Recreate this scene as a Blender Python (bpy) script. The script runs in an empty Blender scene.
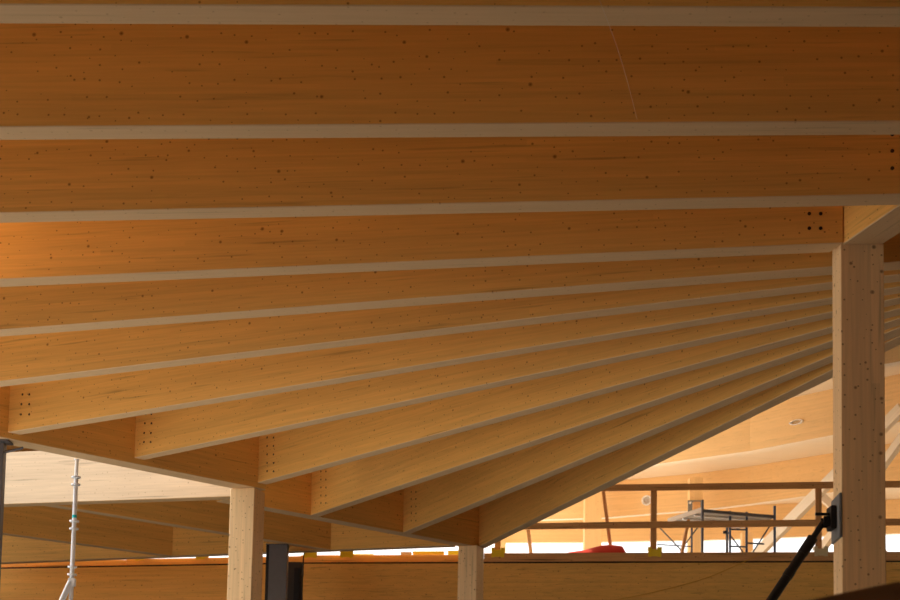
import bpy, bmesh, math, random
from mathutils import Vector, Matrix

SC = bpy.context.scene
COL = SC.collection
random.seed(7)

# ------------------------------------------------------------------ camera --
F_PX, UP_VP, ROLL, EYE = 1500.0, 16500.0, math.radians(1.1), 1.6
PITCH = math.atan(F_PX / UP_VP)
PRIN_Y = 800.0 - F_PX * math.tan(PITCH)
ROT = Matrix.Rotation(math.pi / 2 + PITCH, 3, 'X') @ Matrix.Rotation(ROLL, 3, 'Z')

cam_data = bpy.data.cameras.new('camera')
cam = bpy.data.objects.new('camera', cam_data)
COL.objects.link(cam)
cam.location = (0, 0, EYE)
cam.rotation_euler = ROT.to_euler()
cam_data.sensor_width = 36.0
cam_data.lens = F_PX * 36.0 / 900.0
cam_data.shift_y = (PRIN_Y - 300.0) / 900.0
cam_data.clip_end = 400
cam_data.dof.use_dof = True
cam_data.dof.focus_distance = 12.5
cam_data.dof.aperture_fstop = 4.5
SC.camera = cam


def ray(x, y):
    return ROT @ Vector(((x - 450.0) / F_PX, -(y - PRIN_Y) / F_PX, -1.0))


def at_z(x, y, z):          # point at height z (absolute) seen at pixel
    d = ray(x, y)
    return Vector((0, 0, EYE)) + d * ((z - EYE) / d.z)


def at_y(x, y, Y):          # point at depth Y seen at pixel
    d = ray(x, y)
    return Vector((0, 0, EYE)) + d * (Y / d.y)


def at_plane(x, y, p, n):   # point on a vertical plane seen at pixel
    d = ray(x, y)
    o = Vector((0, 0, EYE))
    return o + d * ((Vector(p) - o).dot(n) / d.dot(n))


# --------------------------------------------------------------- materials --
def new_mat(name):
    m = bpy.data.materials.new(name)
    m.use_nodes = True
    nt = m.node_tree
    nt.nodes.clear()
    out = nt.nodes.new('ShaderNodeOutputMaterial')
    b = nt.nodes.new('ShaderNodeBsdfPrincipled')
    nt.links.new(b.outputs[0], out.inputs[0])
    return m, nt, b


def plain(name, col, rough=0.5, metal=0.0, var=0.12, scale=9.0, spec=0.3):
    m, nt, b = new_mat(name)
    tc = nt.nodes.new('ShaderNodeTexCoord')
    nz = nt.nodes.new('ShaderNodeTexNoise')
    nz.inputs['Scale'].default_value = scale
    nz.inputs['Detail'].default_value = 5
    nt.links.new(tc.outputs['Object'], nz.inputs['Vector'])
    mx = nt.nodes.new('ShaderNodeMix')
    mx.data_type = 'RGBA'
    nt.links.new(nz.outputs['Fac'], mx.inputs[0])
    mx.inputs[6].default_value = (*[c * (1 - var) for c in col], 1)
    mx.inputs[7].default_value = (*[min(1, c * (1 + var)) for c in col], 1)
    nt.links.new(mx.outputs[2], b.inputs['Base Color'])
    b.inputs['Roughness'].default_value = rough
    b.inputs['Metallic'].default_value = metal
    b.inputs['Specular IOR Level'].default_value = spec
    return m


def wood(name, col, lam=0.04, lam_var=0.05, grain=0.20, knots=1.0, knot_small=10.0, knot_big=3.2, rough=0.62, kr=1.0, trans=0.0):
    """Spruce glulam: length along local X, laminations stacked along Z."""
    m, nt, b = new_mat(name)
    N, L = nt.nodes.new, nt.links.new

    def math_(op, a, c=None, clamp=False):
        n = N('ShaderNodeMath')
        n.operation = op
        n.use_clamp = clamp
        for i, v in enumerate((a, c)):
            if v is None:
                continue
            if isinstance(v, (int, float)):
                n.inputs[i].default_value = v
            else:
                L(v, n.inputs[i])
        return n.outputs[0]
    tc = N('ShaderNodeTexCoord')
    oi = N('ShaderNodeObjectInfo')
    off = math_('MULTIPLY', oi.outputs['Random'], 57.0)
    cmb = N('ShaderNodeCombineXYZ')
    L(off, cmb.inputs[0])
    add = N('ShaderNodeVectorMath')
    L(tc.outputs['Object'], add.inputs[0])
    L(cmb.outputs[0], add.inputs[1])
    sep = N('ShaderNodeSeparateXYZ')
    L(add.outputs[0], sep.inputs[0])
    X, Y, Z = sep.outputs
    # lamination tone, broken into boards along the length
    row = math_('FLOOR', math_('DIVIDE', Z, lam))
    wr = N('ShaderNodeTexWhiteNoise')
    wr.noise_dimensions = '1D'
    L(row, wr.inputs['W'])
    brd = math_('FLOOR', math_('ADD', math_('MULTIPLY', X, 0.17), math_('MULTIPLY', wr.outputs['Value'], 9.0)))
    cb = N('ShaderNodeCombineXYZ')
    L(row, cb.inputs[0])
    L(brd, cb.inputs[1])
    L(off, cb.inputs[2])
    wn = N('ShaderNodeTexWhiteNoise')
    wn.noise_dimensions = '3D'
    L(cb.outputs[0], wn.inputs['Vector'])
    tone = math_('MULTIPLY', math_('SUBTRACT', wn.outputs['Value'], 0.5), lam_var * 2)

    def noise(sx, sy, sz, det):
        mp = N('ShaderNodeVectorMath')
        mp.operation = 'MULTIPLY'
        mp.inputs[1].default_value = (sx, sy, sz)
        L(add.outputs[0], mp.inputs[0])
        n = N('ShaderNodeTexNoise')
        n.inputs['Scale'].default_value = 1.0
        n.inputs['Detail'].default_value = det
        L(mp.outputs[0], n.inputs['Vector'])
        return n.outputs['Fac']
    fine = math_('MULTIPLY', math_('SUBTRACT', noise(1.5, 45, 45, 5), 0.5), grain * 2)
    broad = math_('MULTIPLY', math_('SUBTRACT', noise(0.35, 5, 5, 3), 0.5), grain * 1.3)
    st = N('ShaderNodeMapRange')
    L(noise(0.9, 22, 22, 2), st.inputs[0])
    st.inputs[1].default_value = 0.62
    st.inputs[2].default_value = 0.76
    st.inputs[3].default_value = 0.0
    st.inputs[4].default_value = grain * 1.7
    val = math_('ADD', math_('ADD', math_('ADD', tone, fine), broad), 1.0)
    val = math_('SUBTRACT', val, st.outputs[0])

    cx = N('ShaderNodeCombineXYZ')
    L(X, cx.inputs[0])
    L(math_('ADD', Y, Z), cx.inputs[1])

    def knot(scale, keep, r0, r1):
        v = N('ShaderNodeTexVoronoi')
        v.voronoi_dimensions = '2D'
        v.inputs['Scale'].default_value = scale
        L(cx.outputs[0], v.inputs['Vector'])
        sc = N('ShaderNodeSeparateColor')
        L(v.outputs['Color'], sc.inputs[0])
        rad = math_('ADD', math_('MULTIPLY', sc.outputs[1], (r1 - r0) * scale * kr), r0 * scale * kr)
        d = math_('SUBTRACT', 1.0, math_('DIVIDE', v.outputs['Distance'], rad), True)
        d = math_('POWER', d, 0.6)
        return math_('MULTIPLY', d, math_('LESS_THAN', sc.outputs[0], keep))
    k = math_('MAXIMUM', knot(knot_small, 0.75, 0.0035, 0.009), knot(knot_big, 0.65, 0.008, 0.016))
    k = math_('MULTIPLY', k, 0.88 * knots)
    base = N('ShaderNodeVectorMath')
    base.operation = 'SCALE'
    base.inputs[0].default_value = col
    L(val, base.inputs['Scale'])
    mx = N('ShaderNodeMix')
    mx.data_type = 'RGBA'
    L(k, mx.inputs[0])
    L(base.outputs[0], mx.inputs[6])
    mx.inputs[7].default_value = (col[0] * 0.20, col[1] * 0.085, col[2] * 0.04, 1)
    L(mx.outputs[2], b.inputs['Base Color'])
    b.inputs['Roughness'].default_value = rough
    b.inputs['Specular IOR Level'].default_value = 0.18
    if trans:
        out = [n for n in nt.nodes if n.type == 'OUTPUT_MATERIAL'][0]
        tr = N('ShaderNodeBsdfTranslucent')
        L(mx.outputs[2], tr.inputs[0])
        ms = N('ShaderNodeMixShader')
        ms.inputs[0].default_value = trans
        L(b.outputs[0], ms.inputs[1])
        L(tr.outputs[0], ms.inputs[2])
        L(ms.outputs[0], out.inputs[0])
    return m


FACE = (0.78, 0.44, 0.115)  # deepened to mimic warm light bounced between joists
PALE_LIT = (0.65, 0.455, 0.25)  # paler, greyer floor light painted into undersides of the same timber
M = {
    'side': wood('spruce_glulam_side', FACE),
    'soffit': wood('spruce_underside_lit', PALE_LIT, lam=9.0, lam_var=0.0, knots=0.45, grain=0.10),
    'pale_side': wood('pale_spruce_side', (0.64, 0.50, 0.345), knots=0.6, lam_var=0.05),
    'column': wood('spruce_column', (0.92, 0.645, 0.34), lam=0.06, lam_var=0.07, knot_big=4.5, knot_small=11, kr=1.1),
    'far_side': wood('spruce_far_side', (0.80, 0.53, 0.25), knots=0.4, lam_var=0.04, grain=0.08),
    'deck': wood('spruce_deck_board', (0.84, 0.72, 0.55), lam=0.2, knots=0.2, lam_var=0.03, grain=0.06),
    'plank': wood('brown_site_plank', (0.64, 0.34, 0.135), lam=9.0, knots=1.0, grain=0.3),
    'dark_plank': wood('dark_brown_plank', (0.20, 0.10, 0.045), lam=9.0, knots=0.3, grain=0.3),  # dark brown base colour
    'orange': wood('orange_board', (0.96, 0.58, 0.17), lam=9.0, knots=0.6, grain=0.25, trans=0.35),  # saturated orange, partly translucent
    'yellow': plain('yellow_plastic', (0.95, 0.66, 0.03), 0.4),
    'orange_yellow': plain('orange_yellow_lacquer', (0.98, 0.52, 0.03), 0.45),
    'beige': plain('beige_plastic', (0.70, 0.58, 0.34), 0.5),
    'steel': plain('grey_painted_steel', (0.13, 0.125, 0.13), 0.45, 0.3),
    'plate': plain('grey_steel_plate', (0.20, 0.21, 0.21), 0.6, 0.1),
    'galv': plain('galvanised_steel', (0.74, 0.75, 0.76), 0.5, 0.15),
    'blue': plain('blue_grey_painted_tube', (0.075, 0.10, 0.155), 0.45, 0.2),
    'black': plain('black_steel', (0.018, 0.016, 0.015), 0.5, 0.2),
    'dark_panel': plain('dark_brown_panel', (0.05, 0.035, 0.025), 0.6),
    'grey_panel': plain('grey_platform_panel', (0.40, 0.38, 0.36), 0.6),
    'side_board': wood('weathered_board', (0.46, 0.37, 0.28), lam=9.0, knots=.4),
    'red': plain('red_tarp', (0.62, 0.035, 0.015), 0.5),
    'grey_tarp': plain('dark_grey_tarp', (0.10, 0.085, 0.075), 0.6),
    'white': plain('white_plastic', (0.85, 0.83, 0.80), 0.5),
    'teal': plain('teal_tape', (0.02, 0.55, 0.55), 0.5),
    'pink': plain('pink_plastic', (0.65, 0.12, 0.22), 0.5),
    'cord': plain('pale_cord', (0.62, 0.50, 0.38), 0.7),
    'yellow_cord': plain('yellow_cord', (0.62, 0.33, 0.04), 0.7),
    'dowel': plain('dark_dowel', (0.045, 0.02, 0.008), 0.7),
    'concrete': plain('grey_concrete', (0.42, 0.405, 0.39), 0.85, var=0.15, scale=0.6),
    'low_bounce': plain('low_bounce_floor', (0.09, 0.072, 0.055), 0.95, var=0.3, scale=0.8),
    'high_bounce': plain('high_bounce_floor', (0.60, 0.575, 0.53), 0.9, var=0.2, scale=6.0),
    'slab': plain('pale_roof_board', (0.80, 0.72, 0.60), 0.8, var=0.08, scale=1.2),
    'plaster': plain('grey_plaster', (0.45, 0.43, 0.40), 0.9),
}


# ------------------------------------------------------------------ helpers --
def link(name, bm, mats, parent=None, mw=None):
    me = bpy.data.meshes.new(name)
    bmesh.ops.recalc_face_normals(bm, faces=bm.faces)
    bm.to_mesh(me)
    bm.free()
    for m in (mats if isinstance(mats, (list, tuple)) else [mats]):
        me.materials.append(m)
    o = bpy.data.objects.new(name, me)
    COL.objects.link(o)
    if parent is not None:
        o.parent = parent
        pw = WORLD[parent.name]
        o.matrix_basis = pw.inverted() @ (mw or Matrix())
    else:
        o.matrix_basis = mw or Matrix()
    WORLD[o.name] = mw or Matrix()
    return o


WORLD = {}


def tag(o, label=None, cat=None, group=None, kind='thing'):
    if label:
        o['label'] = label
    if cat:
        o['category'] = cat
    if group:
        o['group'] = group
    if kind:
        o['kind'] = kind
    return o


def empty(name, loc, label, cat, group=None):
    o = bpy.data.objects.new(name, None)
    COL.objects.link(o)
    o.location = loc
    WORLD[o.name] = Matrix.Translation(loc)
    return tag(o, label, cat, group)


def smooth(o):
    for p in o.data.polygons:
        p.use_smooth = True
    return o


def frame(o, x, up=Vector((0, 0, 1))):
    x = x.normalized()
    y = up.cross(x).normalized()
    z = x.cross(y).normalized()
    m = Matrix((x, y, z)).transposed().to_4x4()
    m.translation = o
    return m


def prism(name, plan, z0, z1, mats, parent=None, chamfer=0.006, slope=None, hole=None):
    """Glulam piece with the given plan outline (first edge = its length);
    local X runs along that edge; bottom faces take material slot 1."""
    a, b = Vector((*plan[0], z0)), Vector((*plan[1], z0))
    mw = frame(a, b - a)
    inv = mw.inverted()
    bm = bmesh.new()
    lo = [bm.verts.new(inv @ Vector((p[0], p[1], z0))) for p in plan]
    hi = [bm.verts.new(inv @ Vector((p[0], p[1], z1))) for p in plan]
    n = len(plan)
    bm.faces.new(lo)
    bm.faces.new(hi)
    for i in range(n):
        bm.faces.new((lo[i], lo[(i + 1) % n], hi[(i + 1) % n], hi[i]))
    bmesh.ops.recalc_face_normals(bm, faces=bm.faces)
    if chamfer:
        bmesh.ops.bevel(bm, geom=bm.edges[:], offset=chamfer, segments=1, affect='EDGES')
    bmesh.ops.recalc_face_normals(bm, faces=bm.faces)
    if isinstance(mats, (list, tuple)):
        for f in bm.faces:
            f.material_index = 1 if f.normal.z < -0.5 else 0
    return link(name, bm, mats, parent, mw)


def post(name, cx, cy, w, d, ang, z0, z1, mats, parent=None, chamfer=0.006):
    """Upright timber: local X runs up."""
    mw = Matrix.Translation((cx, cy, z0)) @ Matrix.Rotation(ang, 4, 'Z') @ Matrix.Rotation(-math.pi / 2, 4, 'Y')
    bm = bmesh.new()
    bmesh.ops.create_cube(bm, size=1)
    for v in bm.verts:
        v.co = Vector(((v.co.x + .5) * (z1 - z0), v.co.y * d, v.co.z * w))
    if chamfer:
        bmesh.ops.bevel(bm, geom=bm.edges[:], offset=chamfer, segments=1, affect='EDGES')
    return link(name, bm, mats, parent, mw)


def bar(name, p, q, w, h, mats, parent=None, chamfer=0.004, up=Vector((0, 0, 1))):
    """Rectangular bar between two points (centre line)."""
    p, q = Vector(p), Vector(q)
    if abs((q - p).normalized().dot(up)) > 0.98:
        up = Vector((0, 1, 0))
    mw = frame(p, q - p, up)
    bm = bmesh.new()
    bmesh.ops.create_cube(bm, size=1)
    ln = (q - p).length
    for v in bm.verts:
        v.co = Vector(((v.co.x + .5) * ln, v.co.y * w, v.co.z * h))
    if chamfer:
        bmesh.ops.bevel(bm, geom=bm.edges[:], offset=chamfer, segments=1, affect='EDGES')
    return link(name, bm, mats, parent, mw)


def add_tube(bm, p, q, r, seg=14, r2=None):
    p, q = Vector(p), Vector(q)
    mw = frame(p, q - p, Vector((0, 0, 1)) if abs((q - p).normalized().z) < .98 else Vector((0, 1, 0)))
    r2 = r if r2 is None else r2
    A = [bm.verts.new(mw @ Vector((0, r * math.cos(t), r * math.sin(t)))) for t in [2 * math.pi * i / seg for i in range(seg)]]
    B = [bm.verts.new(mw @ Vector(((q - p).length, r2 * math.cos(t), r2 * math.sin(t)))) for t in [2 * math.pi * i / seg for i in range(seg)]]
    for i in range(seg):
        bm.faces.new((A[i], A[(i + 1) % seg], B[(i + 1) % seg], B[i]))
    bm.faces.new(A)
    bm.faces.new(B)


def tube(name, p, q, r, mat, parent=None, seg=14, r2=None):
    p, q = Vector(p), Vector(q)
    bm = bmesh.new()
    add_tube(bm, Vector((0, 0, 0)), q - p, r, seg, r2)
    o = link(name, bm, mat, parent, Matrix.Translation(p))
    return o


def add_box(bm, lo, hi):
    r = bmesh.ops.create_cube(bm, size=1)
    for v in r['verts']:
        v.co = Vector([lo[i] + (v.co[i] + .5) * (hi[i] - lo[i]) for i in range(3)])


def box(name, lo, hi, mat, parent=None, chamfer=0.004, ang=0.0):
    c = [(lo[i] + hi[i]) / 2 for i in range(3)]
    bm = bmesh.new()
    add_box(bm, [lo[i] - c[i] for i in range(3)], [hi[i] - c[i] for i in range(3)])
    if chamfer:
        bmesh.ops.bevel(bm, geom=bm.edges[:], offset=chamfer, segments=2, affect='EDGES')
    return link(name, bm, mat, parent, Matrix.Translation(c) @ Matrix.Rotation(ang, 4, 'Z'))


def wire(name, pts, r, mat, parent=None):
    """A thin round cord through the given points (Catmull-Rom smoothed)."""
    P = [Vector(p) for p in pts]
    if len(P) > 2:
        ext = [P[0] * 2 - P[1]] + P + [P[-1] * 2 - P[-2]]
        S = []
        for i in range(1, len(ext) - 2):
            a, b, c, d = ext[i - 1:i + 3]
            for k in range(8):
                t = k / 8
                S.append(0.5 * ((2 * b) + (c - a) * t + (2 * a - 5 * b + 4 * c - d) * t * t + (-a + 3 * b - 3 * c + d) * t ** 3))
        S.append(P[-1])
        P = S
    o = P[0].copy()
    bm = bmesh.new()
    rings = []
    for i, p in enumerate(P):
        d = (P[min(i + 1, len(P) - 1)] - P[max(i - 1, 0)]).normalized()
        u = d.cross(Vector((0.3, 1, 0.2))).normalized()
        v = d.cross(u)
        rings.append([bm.verts.new(p - o + r * (math.cos(t) * u + math.sin(t) * v)) for t in [2 * math.pi * k / 8 for k in range(8)]])
    for A, B in zip(rings, rings[1:]):
        for k in range(8):
            bm.faces.new((A[k], A[(k + 1) % 8], B[(k + 1) % 8], B[k]))
    bm.faces.new(rings[0])
    bm.faces.new(rings[-1])
    return smooth(link(name, bm, mat, parent, Matrix.Translation(o)))


def V2(v):
    return Vector((v[0], v[1]))


def isect(p, d, q, e):
    """2-D intersection of p+t*d and q+s*e."""
    den = d.x * e.y - d.y * e.x
    t = ((q.x - p.x) * e.y - (q.y - p.y) * e.x) / den
    return p + d * t


# ------------------------------------------------------------ fan of joists --
H, DEPTH = 5.6, 0.74
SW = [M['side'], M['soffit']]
JOIST_PX = [  # two points on the near lower edge of every joist, and its width
    ((0, 4.6), (900, 7.9), .192), ((0, 127), (900, 121.3), .182), ((0, 213), (870, 195), .18),
    ((0, 279.3), (835, 243.5), .175), ((0, 330), (832, 267), .175), ((0, 381.5), (832, 282.5), .165),
    ((9, 432.2), (832, 298), .15), ((132, 458.3), (832, 312), .147), ((258.5, 482.5), (832, 327), .145),
    ((311.2, 515.2), (832, 341), .145), ((401.3, 533.3), (832, 355.5), .145), ((478, 547), (832, 370), .145)]
JOIST_LABEL = [
    'topmost roof joist, mostly its pale underside, cut off by the top edge of the photo',
    'second timber joist from the top, showing the widest and darkest knotty side face',
    'third timber joist from the top, running just above the right column without touching it',
    'fourth timber joist from the top, ending at the right column with four dark dowel heads',
    'fifth timber joist from the top, first one to pass behind the right column',
    'sixth timber joist from the top, lowest of those cut by the left edge',
    'timber joist whose end with six dowel heads meets the girder at the far left edge',
    'timber joist meeting the girder midway between the grey steel shore and the pale left column',
    'timber joist landing on the girder right above the pale left column, ten dowel heads',
    'first timber joist right of the pale left column, dark dowel heads at its end',
    'timber joist landing on the girder second to the left of the middle column head',
    'last and lowest timber joist of the fan, landing above the middle column head',
]
HUB = Vector((4.40, 10.37))
HUB_R = 1.12
HA = H - .068
A0, A1 = V2(at_z(9, 432.2, H)), V2(at_z(258.5, 482.5, H))
B0, B1 = V2(at_z(264.5, 507, H)), V2(at_z(474, 546, H))
R0, R1 = V2(at_z(843, 244, H)), V2(at_z(892.5, 210, H))
A0 = A0 + Vector((-.018, .018)); A1 = A1 + Vector((-.018, .018))
dA, dB, dR = (A1 - A0).normalized(), (B1 - B0).normalized(), (R1 - R0).normalized()
nA, nB, nR = Vector((-dA.y, dA.x)), Vector((-dB.y, dB.x)), Vector((-dR.y, dR.x))   # pointing away from the joists

DOWELS = {
    2: [(892.3, 134.5), (892.3, 151), (892.3, 168.3)],
    3: [(x, y) for x in (809.3, 820.7) for y in (213.7, 228.3)],
    6: [(22.6, 394.5), (29.4, 394.5), (21.5, 404.2), (29.3, 404.2), (21, 414.4), (29.3, 414.4)],
    7: [(146, 414), (151.5, 414), (145, 423.3), (151.5, 423.3), (144.3, 433), (151, 433), (144, 442), (150.7, 442)],
    8: [(x, y) for x in (267.2, 273.6) for y in (437.6, 446, 454.4, 463, 471.2)],
    9: [(x, y) for x in (321, 326) for y in (471.5, 479.6, 487.5, 495.5, 503)],
    10: [(x, y) for x in (411.4, 416) for y in (492, 499, 506.6, 513.4, 520.6)],
}
joists = []
for i, (pa, pb, w) in enumerate(JOIST_PX):
    a, b = V2(at_z(*pa, H)), V2(at_z(*pb, H))
    d = (b - a).normalized()
    n = Vector((-d.y, d.x))
    q0, qd = (A0, dA) if i < 9 else (B0, dB)
    nn = nA if i < 9 else nB
    ln = isect(a, d, q0 - nn * .002, qd)
    lf = isect(a + n * w, d, q0 - nn * .002, qd)
    if i < 4:
        rn = isect(a, d, R0 - nR * .002, dR)
        rf = isect(a + n * w, d, R0 - nR * .002, dR)
        if i == 3:
            rn, rf = isect(a, d, R0 - nR * .004, dR), isect(a + n * w, d, R0 - nR * .004, dR)
    else:
        c = a + n * (w / 2)
        t = (HUB - c).dot(d)
        off = (HUB - c - d * t).length
        t -= math.sqrt(max(.01, HUB_R ** 2 - off ** 2))
        rn, rf = a + d * t, a + n * w + d * t
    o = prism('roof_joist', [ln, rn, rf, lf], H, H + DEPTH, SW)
    tag(o, JOIST_LABEL[i], 'roof joist', 'joists of the fan-shaped timber roof')
    joists.append((o, a, d, n))
    for (x, y) in DOWELS.get(i, []):
        p = at_plane(x, y, (a.x, a.y, H), Vector((n.x, n.y, 0)))
        bm = bmesh.new()
        add_tube(bm, (0, 0, 0), Vector((-n.x, -n.y, 0)) * .004, .013, 10)
        link('dowel', bm, M['dowel'], o, Matrix.Translation(p))


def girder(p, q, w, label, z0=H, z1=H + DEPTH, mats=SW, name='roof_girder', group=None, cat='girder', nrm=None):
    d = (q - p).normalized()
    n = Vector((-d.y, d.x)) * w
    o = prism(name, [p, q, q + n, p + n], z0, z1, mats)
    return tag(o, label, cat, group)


A_left = isect(A0, dA, Vector((-14.8, 0)), Vector((0, 1)))
A_right = V2(at_z(262.5, 488, HA)); A_right = A0 + dA * ((A_right - A0).dot(dA) + .10)
girder(A_left, A_right, .27, 'long girder crossing the left edge, carrying the joist ends up to the pale left column', z0=HA)
# tie beam in daylight, behind the girder
T0, T1 = V2(at_z(10, 504, H)), V2(at_z(229, 496.5, H))
dT = (T1 - T0).normalized()
nT = Vector((-dT.y, dT.x))
T_left, T_right = T0 - dT * 2.6, T1 + dT * .12
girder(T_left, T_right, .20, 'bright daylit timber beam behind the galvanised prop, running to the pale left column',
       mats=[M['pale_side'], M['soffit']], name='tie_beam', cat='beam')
B_left = isect(B0, dB, T0 + nT * .203, dT)
B_right = B1 + dB * .26
girder(B_left, B_right, .22, 'girder between the pale left column and the middle column carrying three joist ends')
R_left = R0 - dR * .14
R_right = isect(R0, dR, Vector((0, 6.6)), Vector((1, 0)))
tag(post('timber_column', T_left.x + .2, T_left.y + .1, .3, .3, -.26, 0, H - .003, M['column']), 'timber column under the left end of the daylit beam, out of the photo', 'column')
cN = V2(at_z(840.3, 245.0, H)) + Vector((0, -.004))
cU = Vector((math.cos(math.radians(-3.8)), math.sin(math.radians(-3.8))))
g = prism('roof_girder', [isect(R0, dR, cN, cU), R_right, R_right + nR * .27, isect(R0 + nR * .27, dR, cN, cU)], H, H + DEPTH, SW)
tag(g, 'short girder on top of the right column heading out of the photo', 'girder')
# rear beams in shade
G0, G1 = V2(at_z(460, 545, H)), V2(at_z(173, 556, H))
dG = (G1 - G0).normalized()
nG = Vector((dG.y, -dG.x))
G_end = G0 + dG * 9.4
Gst = G0 - dG * 0.10
Gst = isect(G0, dG, B0 + nB * .223, dB)
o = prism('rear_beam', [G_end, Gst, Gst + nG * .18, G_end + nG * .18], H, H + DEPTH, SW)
tag(o, 'shaded rear timber beam running left from the middle column just above the orange boards', 'beam')
for pa, pb, lab in [((40, 503), (300, 545), 'dark rear joist passing behind the pale left column, lower edge in a slanting pale line'),
                    ((2, 533), (150, 553), 'lowest dark rear joist at the far left, just above the orange boards')]:
    a, b = V2(at_z(*pa, H)), V2(at_z(*pb, H))
    d = (b - a).normalized()
    n = Vector((-d.y, d.x)) * .16
    l0 = isect(a, d, T0 + nT * .203, dT) if pa[0] == 40 else a - d * 2.2
    l1 = isect(a + n, d, T0 + nT * .203, dT) if pa[0] == 40 else a + n - d * 2.2
    r0, r1 = isect(a, d, G0 - nG * .003, dG), isect(a + n, d, G0 - nG * .003, dG)
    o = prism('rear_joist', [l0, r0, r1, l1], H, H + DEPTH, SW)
    tag(o, lab, 'roof joist', 'shaded joists behind the daylit beam')

# hub ring the fan runs into (outside the frame) and its post
bm = bmesh.new()
segs = 48
for r0_, r1_ in ((HUB_R - .25, HUB_R - .003),):
    ring = []
    for k in range(segs):
        t = 2 * math.pi * k / segs
        ring.append([bm.verts.new((r * math.cos(t), r * math.sin(t), z)) for r in (r0_, r1_) for z in (0, DEPTH)])
    for k in range(segs):
        a, b = ring[k], ring[(k + 1) % segs]
        bm.faces.new((a[0], b[0], b[1], a[1]))
        bm.faces.new((a[2], a[3], b[3], b[2]))
        bm.faces.new((a[0], a[2], b[2], b[0]))
        bm.faces.new((a[1], b[1], b[3], a[3]))
hub = link('hub_ring', bm, [M['side']], None, Matrix.Translation((HUB.x, HUB.y, H)))
tag(hub, 'round timber ring where the fanned joists meet, beyond the right column', 'ring beam')
tag(post('timber_column', HUB.x + .95, HUB.y, .3, .3, 0, 0, H - .002, M['column']), 'timber column under the round ring beyond the right column', 'column')

# columns
def col(px, py, ang, w, label, near, zt=H, extra=0.0):
    p = V2(at_z(px, py, zt))
    u, v = Vector((math.cos(ang), math.sin(ang))), Vector((-math.sin(ang), math.cos(ang)))
    c = p + near[0] * u * w / 2 + near[1] * v * w / 2
    return tag(post('timber_column', c.x, c.y, w, w, ang, 0, zt + extra - .003, M['column']), label, 'column', 'timber columns under the fan roof')


col(840.3, 245.0, math.radians(-3.8), .306, 'large knotty timber column at the right with a grey plate on its side', (1, 1), H, DEPTH)
col(254.5, 487.2, math.radians(-16.5), .335, 'pale daylit timber column under the girder, left of the dark grey steel post', (-1, 1), HA)
col(477, 544.9, math.radians(-22), .315, 'middle timber column, slim and half shaded, under the lowest joist', (-1, 1))

# roof decks, added light-blocking walls, and ground
def flat(name, pts, z0, z1, mat):
    bm = bmesh.new()
    lo = [bm.verts.new((*p, z0)) for p in pts]
    hi = [bm.verts.new((*p, z1)) for p in pts]
    bm.faces.new(lo)
    bm.faces.new(hi)
    for i in range(len(pts)):
        j = (i + 1) % len(pts)
        bm.faces.new((lo[i], lo[j], hi[j], hi[i]))
    o = link(name, bm, mat)
    o['kind'] = 'structure'
    return o


ZT = H + DEPTH + .002
a12 = joists[11]
e12 = a12[1] + a12[3] * .16
flat('ceiling', [(-14.9, -14.0), (-14.9, A_left.y + .2), tuple(A_right + nA * .3), tuple(B_left + nB * .1), tuple(B_right + nB * .15 + dB * .1), tuple(e12),
                 tuple(HUB + Vector((-.5, 1.15))), (5.6, 11.4), (18, 9.5), (18, -14.0)], ZT, ZT + .14, M['side'])  # camera-side and right reach extended unseen to darken the joists
flat('ceiling', [tuple(T_left + nT * .02), tuple(T_right + nT * .02), tuple(B_left + nB * .1), tuple(B_right + nB * .12),
                 (.55, 25.8), (-2.7, 26.3), (-9.9, 27.8), (-9.9, 21.7)], ZT + .15, ZT + .29, M['side'])  # rear edge carried out to the edge beam to keep sky off it
flat('shade_wall_front', [(-14.9, -14.2), (18, -14.2), (18, -14.0), (-14.9, -14.0)], 0, ZT, M['plaster'])  # unseen wall added behind the camera to keep light out
flat('shade_wall_right', [(18, -14.2), (18.2, -14.2), (18.2, 9.5), (18, 9.5)], 0, ZT, M['plaster'])  # added out of view to shut off light from the near right
flat('shade_wall_right', [(18, 9.6), (18.2, 9.6), (18.2, 26), (18, 26)], 0, 10.0, M['plaster'])  # added unseen to cut side light on the edge beam
flat('shade_wall_upper', [(-1.2, 11.1), (-1, 11.1), (-1, 25.5), (-1.2, 25.5)], ZT + .3, 10.0, M['plaster'])  # invented screen above the fan roof, blocks sky from the left
flat('shade_wall_upper', [(-1, 10.8), (18, 10.8), (18, 11.0), (-1, 11.0)], ZT + .3, 10.0, M['plaster'])  # made-up wall closing the sky slot that faces the edge beam
flat('shade_wall_left', [(-15.1, -14.2), (-14.9, -14.2), (-14.9, -4.0), (-15.1, -4.0)], 0, ZT, M['plaster'])  # added blocker limiting light from the near left
flat('shade_wall_left', [(-10.2, 18.0), (-10.0, 18.0), (-10.0, 27.8), (-10.2, 27.8)], 0, H - .01, M['plaster'])  # added out of view to darken the rear joists and edge beam
flat('floor', [(-60, -30), (60, -30), (60, 17.5), (-60, 17.5)], -.2, 0, M['concrete'])
flat('floor', [(-40, 7.0), (-9.5, 7.0), (1.0, 17.4), (-40, 17.4)], 0.0, .004, M['high_bounce'])  # pale ground added out of view to bounce light onto the left
flat('floor', [(-60, 17.5), (60, 17.5), (60, 90), (-60, 90)], -.2, -.0005, M['low_bounce'])  # darker ground invented to cut bounce onto rear joists and edge beam

# -------------------------------------------------- far tier: edge and rails --
ZS = EYE + 4.13
KX, KY, SL, SR = -2.7, 26.4, -.2273, -.1394     # the edge bends slightly at x = KX
NL = Vector((-SL, 1, 0)).normalized()
NR = Vector((-SR, 1, 0)).normalized()
def fx(x, off=0.0, z=ZS):     # a point on the far edge line (x given), off = distance behind it
    n = NR if x > KX - .01 else NL
    return Vector((x, KY + (SR if x > KX - .01 else SL) * (x - KX), z)) + n * off


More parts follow.
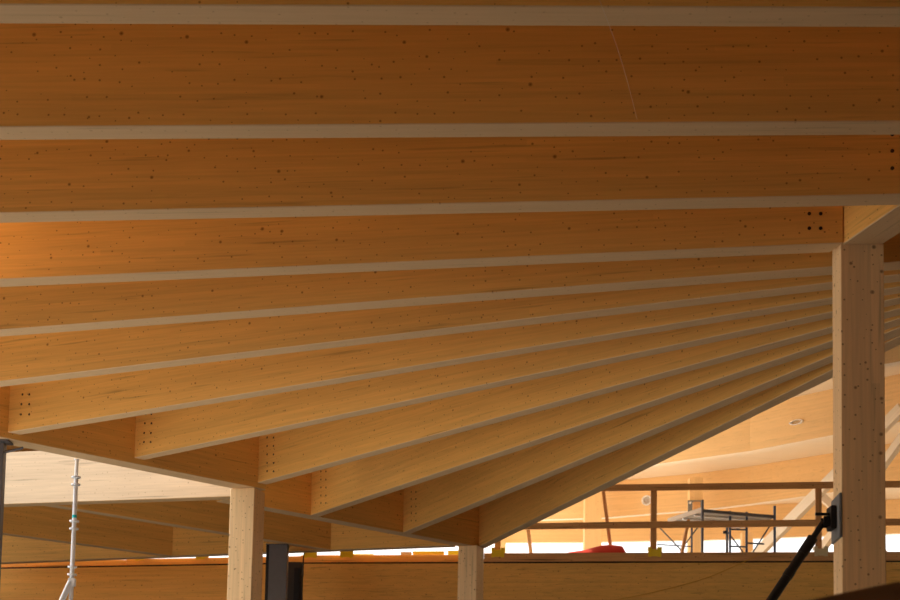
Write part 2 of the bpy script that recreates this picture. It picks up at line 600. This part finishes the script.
def fpx(px, py, off=0.0):     # the point above the edge line seen at a pixel
    return at_plane(px, py, fx(KX + (.5 if px > 300 else -.5), off), NR if px > 300 else NL)


def strip(o0, o1):            # plan outline of a strip along the bent edge
    return [V2(fx(x, o0)) for x in (-12, KX, 11)] + [V2(fx(x, o1)) for x in (11, KX, -12)]


prm = prism('edge_beam', strip(0, .22), ZS - .95, ZS, [M['side'], M['soffit']], chamfer=0)
tag(prm, 'long horizontal timber edge beam along the bottom of the photo below the guardrail', 'beam')
flat('wall_back', strip(.05, .2), 0, ZS - .955, M['plaster'])
flat('floor', [V2(fx(-12, .10)), V2(fx(KX, .10)), V2(fx(11, .10)), V2(fx(26, .10)), (34, 60), (-12, 60)], ZS + .002, ZS + .03, M['slab'])
ZF = ZS + .032
tag(flat('gap_shade_1', strip(.05, .098), ZS + .001, ZF + .05, M['black']), kind='structure')  # black strip painted for the shade in the gap under the toe boards

def toe(px0, px1, label, mat, h=.15, off=.03, dz=0.0, ext=0.0):
    p, q = fpx(px0, 556, off), fpx(px1, 556, off)
    z = ZF + h / 2 + dz
    q = q + (q - p).normalized() * ext
    o = bar('toe_board', (p.x, p.y, z), (q.x, q.y, z), .035, h, mat)
    return tag(o, label, 'toe board', 'toe boards along the far edge')


toe(484.05, 985, 'brown timber toe board under the guardrail, right of the middle column', M['plank'])
toe(301, 483.7, 'orange toe board between the dark upright panel and the middle column', M['orange'], h=.125)
toe(127, 300, 'orange toe board passing behind the pale left column', M['orange'], h=.11, ext=.045)
toe(-70, 126.7, 'orange toe board in the bottom left corner behind the galvanised prop', M['orange'], h=.10)

gr = empty('guardrail', fx(2, .12, ZF), 'brown timber guardrail with two rails above the far edge beam', 'guardrail')
def rail(nm, py0, py1, parent):
    p, q = fpx(470, py0, .12), fpx(985, py1, .12)
    return bar(nm, p, q, .04, .115, M['plank'], parent)


rail('top_rail', 489.6, 483.2, gr)
rail('mid_rail', 527, 521, gr)
for px, mat in ((653.3, 'yellow'), (818.5, 'beige'), (497.5, 'yellow'), (347, 'yellow'), (311, 'yellow'), (203.5, 'yellow'), (143.5, 'yellow')):
    p = fpx(px, 553, .175)
    ztop = fpx(px, 484.5 if px > 600 else 520, .17).z
    if px < 480:
        ztop = ZF + .46
    pt = bar('post', (p.x, p.y, ZF), (p.x, p.y, ztop), .105, .06, M['plank'], gr, up=Vector((0, 1, 0)))
    bm = bmesh.new()
    for dx in (-.11, .055):
        add_box(bm, (dx, -.180, .02), (dx + .055 + (.015 if dx > 0 else 0), -.168, .19))
        add_box(bm, (dx, -.168, .135), (dx + .055, -.045, .19))
    add_box(bm, (-.055, -.178, .03), (.055, -.170, .15))
    bk = link('post_bracket', bm, M[mat], pt, Matrix.Translation((p.x, p.y, ZF + .055)))
    tag(bk, '%s plastic post bracket' % mat, kind=None)

# timber rakers leaning behind the rails
def raker(a, b, offa, offb, label):
    p, q = fpx(*a, offa), fpx(*b, offb)
    p.z = ZF + .03
    return tag(bar('timber_raker', p, q, .05, .06, M['plank']), label, 'raker', 'thin timber rakers behind the guardrail')


raker((532.5, 552), (527, 520), .6, .25, 'short leaning brown timber left of the red tarp, under the mid rail')
raker((613.5, 551), (603, 489), .95, .25, 'leaning brown timber rising behind the red tarp to the top rail')
raker((679, 553), (688.5, 520), .9, .35, 'leaning brown timber below the steel plate, among the scaffold tubes')

# folded red tarp on the edge
p = fpx(596, 551, .40)
bm = bmesh.new()
nx, ny = 40, 12
vs = []
rr = random.Random(3)
def tarp_h(u, v):
    ridge = min(1, max(0, (u + .02) / .62)) ** .8 * (1 if u < .93 else max(0, (1 - u) / .07))
    return (.02 + .15 * ridge * (1 - .25 * abs(2 * v - 1)) + .012 * math.sin(9 * u + 5 * v) + .01 * math.sin(23 * u * v + 4)) * (1 - max(0, abs(2 * v - 1) - .6) * 2.0)
for j in range(ny + 1):
    row = []
    for i in range(nx + 1):
        u, v = i / nx, j / ny
        row.append(bm.verts.new(((u - .5) * 1.08, (v - .5) * .42, max(0, tarp_h(u, v)) + .16)))
    vs.append(row)
for j in range(ny):
    for i in range(nx):
        bm.faces.new((vs[j][i], vs[j][i + 1], vs[j + 1][i + 1], vs[j + 1][i]))
rim = vs[0] + [vs[j][nx] for j in range(1, ny + 1)] + [vs[ny][i] for i in range(nx - 1, -1, -1)] + [vs[j][0] for j in range(ny - 1, 0, -1)]
lowr = [bm.verts.new((v.co.x, v.co.y, 0)) for v in rim]
for i in range(len(rim)):
    j = (i + 1) % len(rim)
    bm.faces.new((rim[i], rim[j], lowr[j], lowr[i]))
bm.faces.new(lowr)
tag(smooth(link('folded_tarp', bm, M['red'], None, Matrix.Translation((p.x, p.y, ZF)) @ Matrix.Rotation(-.17, 4, 'Z'))),
    'folded red tarp lying behind the toe board under the guardrail', 'tarp')

# grey covered stack right of the right column
p = fpx(905, 552, 2.2)
bm = bmesh.new()
vs = []
for j in range(13):
    row = []
    for i in range(25):
        u, v = i / 24 * 2 - 1, j / 12 * 2 - 1
        h = .36 * (1 - abs(u) ** 4) ** .5 * (1 - abs(v) ** 4) ** .5
        h += .012 * math.sin(11 * u + 3 * v)
        row.append(bm.verts.new((u * .75, v * .5, max(0, h))))
    vs.append(row)
for j in range(12):
    for i in range(24):
        bm.faces.new((vs[j][i], vs[j][i + 1], vs[j + 1][i + 1], vs[j + 1][i]))
tag(smooth(link('covered_stack', bm, M['grey_tarp'], None, Matrix.Translation((p.x, p.y, ZF)))),
    'dark grey covered heap on the far tier, right of the right column', 'covered stack')

# orange and yellow formwork beams lying behind the toe boards
for px0, px1, mat, lab, h in ((413, 444, 'orange_yellow', 'orange yellow formwork beam left of the middle column', .25),
                              (448, 478, 'yellow', 'yellow formwork beam directly behind the middle column', .26),
                              (401, 411.5, 'plank', 'brown beam end left of the orange yellow formwork beam', .24),
                              (353, 374, 'yellow', 'short yellow formwork beam right of a yellow bracket under the rear beam', .205),
                              (62, 108, 'orange_yellow', 'orange yellow formwork beam behind the galvanised prop', .16)):
    p, q = fpx(px0, 552, .42), fpx(px1, 552, .42)
    t = empty('formwork_beam', ((p.x + q.x) / 2, (p.y + q.y) / 2, ZF), lab, 'formwork beam', 'formwork beams behind the toe boards')
    for nm, z, hh, w in (('bottom_flange', .02, .04, .08), ('web', h / 2, h - .08, .03), ('top_flange', h - .02, .04, .08)):
        bar(nm, (p.x, p.y, ZF + z), (q.x, q.y, ZF + z), w, hh, M[mat], t)

# small pink bucket
p = fpx(804.5, 552, .8)
bt = empty('bucket', (p.x, p.y, ZF), 'small pink bucket behind the toe board beside the dark prop', 'bucket')
bm = bmesh.new()
add_tube(bm, (0, 0, 0), (0, 0, .17), .05, 18, .065)
link('body', bm, M['pink'], bt, Matrix.Translation((p.x, p.y, ZF)))
wire('handle', [(p.x - .062, p.y, ZF + .165), (p.x - .04, p.y, ZF + .22), (p.x, p.y, ZF + .245), (p.x + .04, p.y, ZF + .22), (p.x + .062, p.y, ZF + .165)], .006, M['black'], bt)

# yellow cord hanging over the edge beam
wire('cord', [fpx(762, 553, -.012), fpx(735, 566, -.02), fpx(700, 580, -.02), fpx(650, 593, -.02), fpx(600, 603, -.02)], .006, M['yellow_cord'])
tag(COL.objects['cord'], 'thin yellow cord hanging across the face of the far edge beam', 'cord')

# ------------------------------------------------------------ far upper roof --
K = 1.2
ZB, ZD = EYE + 6.3 * K, EYE + 7.1 * K
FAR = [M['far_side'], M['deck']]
def far_beam(pts, label, ext0=0, ext1=0):
    P = [V2(at_z(x, y, ZB)) for x, y in pts]
    P[0] = P[0] + (P[0] - P[1]).normalized() * ext0
    P[-1] = P[-1] + (P[-1] - P[-2]).normalized() * ext1
    nl = []
    for i, p_ in enumerate(P):
        d = (P[min(i + 1, len(P) - 1)] - P[max(i - 1, 0)]).normalized()
        nl.append(p_ + Vector((-d.y, d.x)) * .2)
    a, b = Vector((*P[0], ZB)), Vector((*P[-1], ZB))
    mw = frame(a, b - a)
    inv = mw.inverted()
    bm = bmesh.new()
    rings = []
    for p_, q_ in zip(P, nl):
        rings.append([bm.verts.new(inv @ Vector((*c, z))) for c, z in ((p_, ZB), (q_, ZB), (q_, ZD), (p_, ZD))])
    for r, s in zip(rings, rings[1:]):
        for k in range(4):
            bm.faces.new((r[k], r[(k + 1) % 4], s[(k + 1) % 4], s[k]))
    bm.faces.new(rings[0])
    bm.faces.new(rings[-1])
    bmesh.ops.recalc_face_normals(bm, faces=bm.faces)
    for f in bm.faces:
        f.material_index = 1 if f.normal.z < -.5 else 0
    o = link('upper_roof_beam', bm, FAR, None, mw)
    return tag(o, label, 'roof beam', 'bright beams of the upper roof')


far_beam([(884, 364), (900, 361)], 'nearest bright upper roof beam, seen only right of the right column', 5.0, 4.0)
fb2 = far_beam([(660, 463.5), (750, 451), (832.5, 435)], 'bright orange upper beam with a short slot hole, left of the right column', 5.0, 5.0)
fb3 = far_beam([(542, 519.5), (602, 517.8), (650, 513.8), (700, 509.8), (750, 504), (820, 494)], 'bright orange upper beam with a round hole, behind the top rail', 4.0, 6.0)
fb4 = far_beam([(506, 542.6), (583, 542.2), (651, 540.8), (705, 540), (790, 537), (835, 535.5)], 'farthest bright upper beam, just above the white sky and behind the mid rail', 1.0, 6.0)
flat('ceiling', [(18, 11.0), (-1.0, 11.0), (-1.0, 27.5), (2.0, 34.5), (-1.2, 40.5), (-.5, 46), (18, 46)], ZD + .002, ZD + .15, M['deck'])  # front and left reach added unseen to shade the edge beam and rails

# white discs painted for light showing through holes in the upper beams
def hole_disc(px, py, pts, wpx, hpx, name, parent):
    a, b = [V2(at_z(*q, ZB)) for q in pts]
    d = (b - a).normalized()
    n = Vector((-d.y, d.x, 0))
    p = at_plane(px, py, (a.x, a.y, ZB), n)
    dist = p.y
    w = wpx * dist / F_PX / abs(d.x) / 2
    h = hpx * dist / F_PX / 2
    bm = bmesh.new()
    seg = 32
    D = Vector((d.x, d.y, 0))
    prof = [(1.0, -.002), (1.0, -.05), (.80, -.05), (.76, .0)]
    rings = []
    for s, o_ in prof:
        rings.append([bm.verts.new(D * (w * s * math.cos(t)) + Vector((0, 0, h * s * math.sin(t))) + n * o_) for t in [2 * math.pi * k / seg for k in range(seg)]])
    for r, s in zip(rings, rings[1:]):
        for k in range(seg):
            bm.faces.new((r[k], r[(k + 1) % seg], s[(k + 1) % seg], s[k]))
    bm.faces.new(rings[-1])
    o = link(name, bm, M['white'], parent, Matrix.Translation(p))
    tag(o, 'white disc standing for daylight through the beam hole', kind=None)


hole_disc(647, 500.5, [(602, 517.8), (650, 513.8)], 9, 10.5, 'hole_light', fb3)
hole_disc(797, 422.5, [(750, 451), (832.5, 435)], 11, 5, 'hole_light', fb2)

# columns and braces of the upper roof
def far_post(px0, px1, py, Y, label, ztop=ZB):
    p, q = at_y(px0, py, Y), at_y(px1, py, Y)
    w = q.x - p.x
    return tag(post('upper_column', (p.x + q.x) / 2, Y + w / 2, w * .94, w, 0, ZF, ztop - .003, M['far_side']), label, 'column', 'pale columns of the upper roof')


far_post(584, 602, 545, 38.3, 'wide pale upper column behind the red tarp', ZD)
far_post(689, 703, 545, 37.0, 'pale upper column behind the scaffold tower carrying a grey steel plate', at_y(695, 477, 37.0).z)
far_post(742, 753.5, 545, 41.0, 'pale upper column seen between the blue scaffold ladders')
far_post(499, 506, 545, 43.3, 'thin sliver of pale upper column right of the middle column')
p = at_y(695, 506.5, 36.9)
q0 = empty('steel_plate', p, 'square grey steel plate fixed to a pale upper column above the scaffold', 'steel plate')
w_ = 13.5 * 36.9 / F_PX
box('plate', (p.x - w_ / 2, 36.95, p.z - w_ / 2), (p.x + w_ / 2, 36.999, p.z + w_ / 2), M['plate'], q0)
for sx in (-1, 1):
    bm = bmesh.new()
    add_tube(bm, (0, 0, 0), (0, -.03, 0), .03, 12)
    link('bolt', bm, M['white'], q0, Matrix.Translation((p.x + sx * w_ * .34, 36.95, p.z + w_ * .3)))
box('bracket', (p.x - .06, 36.78, p.z - .16), (p.x + .12, 36.95, p.z + .1), M['plank'], q0)

def brace(a, b, Y, w, label, Y2=None):
    p, q = at_y(*a, Y), at_y(*b, Y2 or Y)
    d = (q - p).normalized()
    if p.z > ZF + .1:
        p = p - d * ((p.z - ZF - w * .55) / d.z)
    return tag(bar('timber_brace', p, q, .12, w, M['deck']), label, 'brace', 'pale diagonal timber braces')


brace((766, 545), (902, 408), 31.5, .23, 'long pale diagonal brace rising from the scaffold to the right column', 28.4)
brace((826, 543), (906, 433), 31.5, .19, 'second pale diagonal brace, mostly hidden behind the right column', 28.6)
brace((846, 519), (818, 493), 33.0, .17, 'short pale brace slanting down to the right behind the guardrail post')

# ------------------------------------------------------------------ scaffold --
sc = empty('scaffold_tower', (4.9, 28.0, ZF), 'blue grey tube scaffold tower with a grey platform on the far tier', 'scaffold')
zp = at_y(702, 512, 27.5).z
N_ = at_y(702, 512, 27.5)
Lc = at_z(668, 523, zp)
Rc = at_z(773.5, 518, zp)
Fc = Lc + (Rc - N_)
bm = bmesh.new()
lo = [bm.verts.new((c.x - N_.x, c.y - N_.y, 0)) for c in (N_, Rc, Fc, Lc)]
hi = [bm.verts.new((c.x - N_.x, c.y - N_.y, .035)) for c in (N_, Rc, Fc, Lc)]
bm.faces.new(lo); bm.faces.new(hi)
for i in range(4):
    j = (i + 1) % 4
    bm.faces.new((lo[i], lo[j], hi[j], hi[i]))
link('platform', bm, M['grey_panel'], sc, Matrix.Translation((N_.x, N_.y, zp)))
up_ = Vector((0, 0, .045))
bar('platform_edge', N_ + up_ * .5, Rc + up_ * .5, .05, .06, M['steel'], sc)
bar('platform_edge', Fc + up_ * .5, Rc + up_ * .5, .05, .06, M['steel'], sc)
bar('side_board', N_ + up_ * 1.0, Lc + up_ * 1.0, .03, .09, M['side_board'], sc)
for k in (.22, .55, .8):
    a_ = N_ + (Lc - N_) * k
    b_ = Rc + (Lc - N_) * k
    bar('joist', a_ - up_ * .4, b_ - up_ * .4, .05, .03, M['galv'], sc)
def spost(px, py_top, Y, nm='upright', r=.022, mat='blue'):
    p = at_y(px, 548, Y)
    t = at_y(px, py_top, Y)
    return tube(nm, (p.x, p.y, ZF), (p.x, p.y, t.z), r, M[mat], sc)


spost(702.3, 500, N_.y - .05, r=.026, mat='steel')
spost(774.7, 506, Rc.y, r=.026)
spost(691.8, 520, 28.6, r=.018)
spost(727, 513, 28.6, r=.026, mat='steel')
spost(730, 511, 27.85, r=.022)
spost(746.6, 512, 27.85, r=.024)
def spx(a, b, Y, nm, r, mat='blue', Y2=None):
    tube(nm, at_y(*a, Y), at_y(*b, Y2 or Y), r, M[mat], sc, 10)


for y in (529.3, 546.3, 513.5):
    spx((730, y), (746.6, y + .6), 27.85, 'rung', .016)
spx((746.6, 543), (764, 544), 27.9, 'rung', .016)
spx((660, 528), (682, 551), 28.7, 'diagonal_tube', .014, 'steel')
spx((698, 527), (680, 551), 28.4, 'diagonal_tube', .014, 'steel')
spx((727, 531), (743, 552), 28.2, 'diagonal_tube', .014)
spx((771, 524), (753, 552), 28.2, 'diagonal_tube', .014)
spx((657, 544.5), (692, 546.5), 28.6, 'ledger', .012)
tube('coupler', at_y(725.5, 531, 28.55), at_y(725.5, 533.5, 28.55), .05, M['black'], sc)

# ------------------------------------------------------- near steel and props --
# prop on the right column
pl_x = 2.70
cR = V2(at_z(841, 245.0, H))
xf = cR.x                                    # left face of the right column
Yc = cR.y + .156
def onface(px, py):
    return at_plane(px, py, (xf, 0, 0), Vector((1, 0, 0)))


pr = empty('push_pull_prop', (xf - 2.3, Yc, 0), 'dark slanting steel prop bolted to the side of the right column', 'prop')
ztop, zbot = at_y(836, 497, Yc).z, at_y(836, 541, Yc).z
box('base_plate', (xf - .0096, cR.y - .006, zbot), (xf + .0094, cR.y + .308, ztop), M['plate'], pr, ang=math.radians(-3.8))
zb0, zb1 = at_y(832, 530, Yc).z, at_y(832, 507, Yc).z
box('bracket', (xf - .055, Yc - .07, zb0), (xf - .019, Yc + .07, zb1), M['black'], pr)
hx = at_y(823.5, 522, Yc)
box('ear', (hx.x - .01, Yc - .05, hx.z - .035), (xf - .056, Yc - .032, hx.z + .035), M['black'], pr)
box('ear', (hx.x - .01, Yc + .032, hx.z - .035), (xf - .056, Yc + .05, hx.z + .035), M['black'], pr)
a_, b_ = at_y(815.5, 514, Yc - .02), at_y(832, 514, Yc - .02)
tube('pin_handle', a_, (xf - .057, b_.y, a_.z), .011, M['black'], pr)
jn = at_y(811.5, 540, Yc)
ft = Vector((hx.x + (hx.x - jn.x) * (0.06 - hx.z) / (hx.z - jn.z), Yc, .06))
tube('spindle', hx, jn, .021, M['black'], pr)
tube('tube', jn, jn + (ft - jn) * .985, .034, M['black'], pr)
tube('collar', jn - (ft - jn).normalized() * .02, jn + (ft - jn).normalized() * .12, .038, M['black'], pr)
j2 = jn + (ft - jn) * ((at_y(790, 571, Yc).z - jn.z) / (ft.z - jn.z))
tube('collar', j2, j2 + (ft - jn).normalized() * .05, .038, M['black'], pr)
box('foot_plate', (ft.x - .14, Yc - .1, 0), (ft.x + .14, Yc + .1, .02), M['black'], pr)

# galvanised standard under the girder
tp = at_z(76.5, 459, HA - .004)
gx, gy = tp.x, tp.y + .02
gs = empty('galvanised_prop', (gx, gy, 0), 'thin galvanised scaffold prop with paired rosettes under the girder at the left', 'prop')
zz = lambda y: at_y(73, y, gy).z
tube('standard', (gx, gy, 0), (gx, gy, zz(478)), .026, M['galv'], gs)
tube('inner_tube', (gx, gy, zz(478)), (gx, gy, HA - .012), .022, M['white'], gs)
bm = bmesh.new()
add_tube(bm, (0, 0, 0), (0, 0, .010), .035, 16)
link('head_plate', bm, M['galv'], gs, Matrix.Translation((gx, gy, HA - .0115)))
for y in (477.2, 484.6, 521.2, 528.8, 567, 574.6):
    bm = bmesh.new()
    z = zz(y)
    add_tube(bm, (0, 0, -.012), (0, 0, .012), .03, 16)
    add_tube(bm, (0, 0, -.009), (0, 0, .009), .055, 16)
    smooth_o = link('rosette', bm, M['galv'], gs, Matrix.Translation((gx, gy, z)))
tube('tape', (gx, gy, zz(518)), (gx, gy, zz(515)), .0275, M['teal'], gs)
zc = zz(582)
box('clamp', (gx - .035, gy - .05, zc - .05), (gx + .045, gy + .03, zc + .04), M['galv'], gs)
for dx in (0, .05):
    tube('brace_tube', (gx - .01 + dx * .2, gy - .06 + dx, zc), (gx - 1.55 + dx, gy - .5 + dx, .0), .022, M['galv'], gs)

# steel shore at the left edge
p = at_z(0, 440, HA - .004)
shx, shy = p.x + .0, p.y + .06
sh = empty('steel_shore', (shx, shy, 0), 'grey steel shore with a head plate at the left edge under the girder', 'shore')
ed = at_y(5.3, 445, shy).x
box('shaft', (ed - .13, shy - .06, 0), (ed, shy + .06, HA - .03), M['steel'], sh)
ed2 = at_y(11, 440, shy).x
box('head_plate', (ed - .19, shy - .10, HA - .028), (ed2, shy + .10, HA - .003), M['steel'], sh)
tube('arm', (ed - .02, shy - .03, at_y(5, 453.5, shy).z), (at_y(24, 448.5, shy).x, shy - .03, at_y(24, 448.5, shy).z), .014, M['steel'], sh)

# grey steel post and dark panel behind the pale column
pg = at_z(277, 543.5, H)
gp = empty('steel_post', (pg.x, pg.y + .1, 0), 'dark grey boxy steel post standing right of the pale left column', 'steel post')
w_ = 21.5 * pg.y / F_PX
box('shaft', (pg.x - w_ / 2 + .05, pg.y - .02, 0), (pg.x + w_ / 2, pg.y + .2, H - .02), M['steel'], gp)
box('flange', (pg.x - w_ / 2, pg.y + .0, 0), (pg.x - w_ / 2 + .048, pg.y + .2, H - .02), M['black'], gp)
box('head_plate', (pg.x - w_ / 2 - .01, pg.y + .0, H - .018), (pg.x + w_ / 2 + .01, pg.y + .2, H - .003), M['steel'], gp)
pd = at_y(295, 562, 24.9)
dp = empty('dark_panel', (pd.x, 24.95, 0), 'tall dark brown upright panel beside the grey steel post', 'panel')
xa, xb = at_y(287.5, 570, 24.9).x, at_y(302, 570, 24.9).x
box('frame', (xa, 24.9, 0), (xb, 25.0, pd.z), M['dark_panel'], dp)
xc = at_y(294.5, 570, 24.9).x
box('inset', (xc, 24.87, .1), (xb - .03, 24.9, pd.z - .1), M['black'], dp)
cz = [at_y(*q, 24.8) for q in ((305, 551), (303.5, 558), (303, 575), (302, 600))]
wire('cable', cz + [Vector((cz[-1].x + .05, 24.8, 1.5)), Vector((cz[-1].x, 24.8, .01))], .012, M['black'])
tag(COL.objects['cable'], 'thin black cable hanging beside the dark upright panel', 'cable')

# pale thread from the first to the second joist
pts = []
for k in range(7):
    t = k / 6
    pts.append(at_y(597 + 40 * t + 3 * math.sin(math.pi * t), -6 + 125 * t, 6.9 + (8.49 - 6.9) * t))
tag(wire('thread', pts, .0010, M['cord']), 'fine pale thread hanging diagonally across the second joist from the top', 'thread')

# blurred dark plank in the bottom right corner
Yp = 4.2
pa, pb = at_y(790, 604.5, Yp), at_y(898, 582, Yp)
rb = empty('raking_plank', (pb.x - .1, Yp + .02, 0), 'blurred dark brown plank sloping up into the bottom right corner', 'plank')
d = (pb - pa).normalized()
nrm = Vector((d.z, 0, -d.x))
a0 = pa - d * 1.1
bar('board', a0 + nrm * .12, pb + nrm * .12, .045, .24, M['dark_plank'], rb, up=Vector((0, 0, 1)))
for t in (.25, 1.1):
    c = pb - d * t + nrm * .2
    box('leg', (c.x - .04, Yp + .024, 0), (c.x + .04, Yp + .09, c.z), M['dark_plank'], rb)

# -------------------------------------------------------------------- light --
w = bpy.data.worlds.new('world')
SC.world = w
w.use_nodes = True
bg = w.node_tree.nodes['Background']
bg.inputs[0].default_value = (1.0, 0.985, 0.975, 1)
bg.inputs[1].default_value = 1.3
sun = bpy.data.lights.new('sun', 'SUN')
sun.energy = 4.0
sun.angle = math.radians(1.0)
sun.color = (1.0, .97, .92)
so = bpy.data.objects.new('sun', sun)
COL.objects.link(so)
so.rotation_euler = (Vector((.62, -.24, -.75))).to_track_quat('-Z', 'Y').to_euler()

# added warm fill light in front of the fourth joist, left of the frame
fill_light = bpy.data.lights.new('bay_fill', 'POINT')
fill_light.energy = 26
fill_light.color = (1.0, .78, .50)
fill_light.shadow_soft_size = .06
lo_ = bpy.data.objects.new('bay_fill', fill_light)
COL.objects.link(lo_)
lo_.location = (-5.3, 10.9, 5.75)

SC.view_settings.view_transform = 'Standard'
SC.view_settings.look = 'None'
SC.view_settings.gamma = 1.0
SC.view_settings.exposure = 0.55
SC.view_settings.use_curve_mapping = False
SC.cycles.use_denoising = True
SC.cycles.max_bounces = 10
SC.cycles.diffuse_bounces = 8
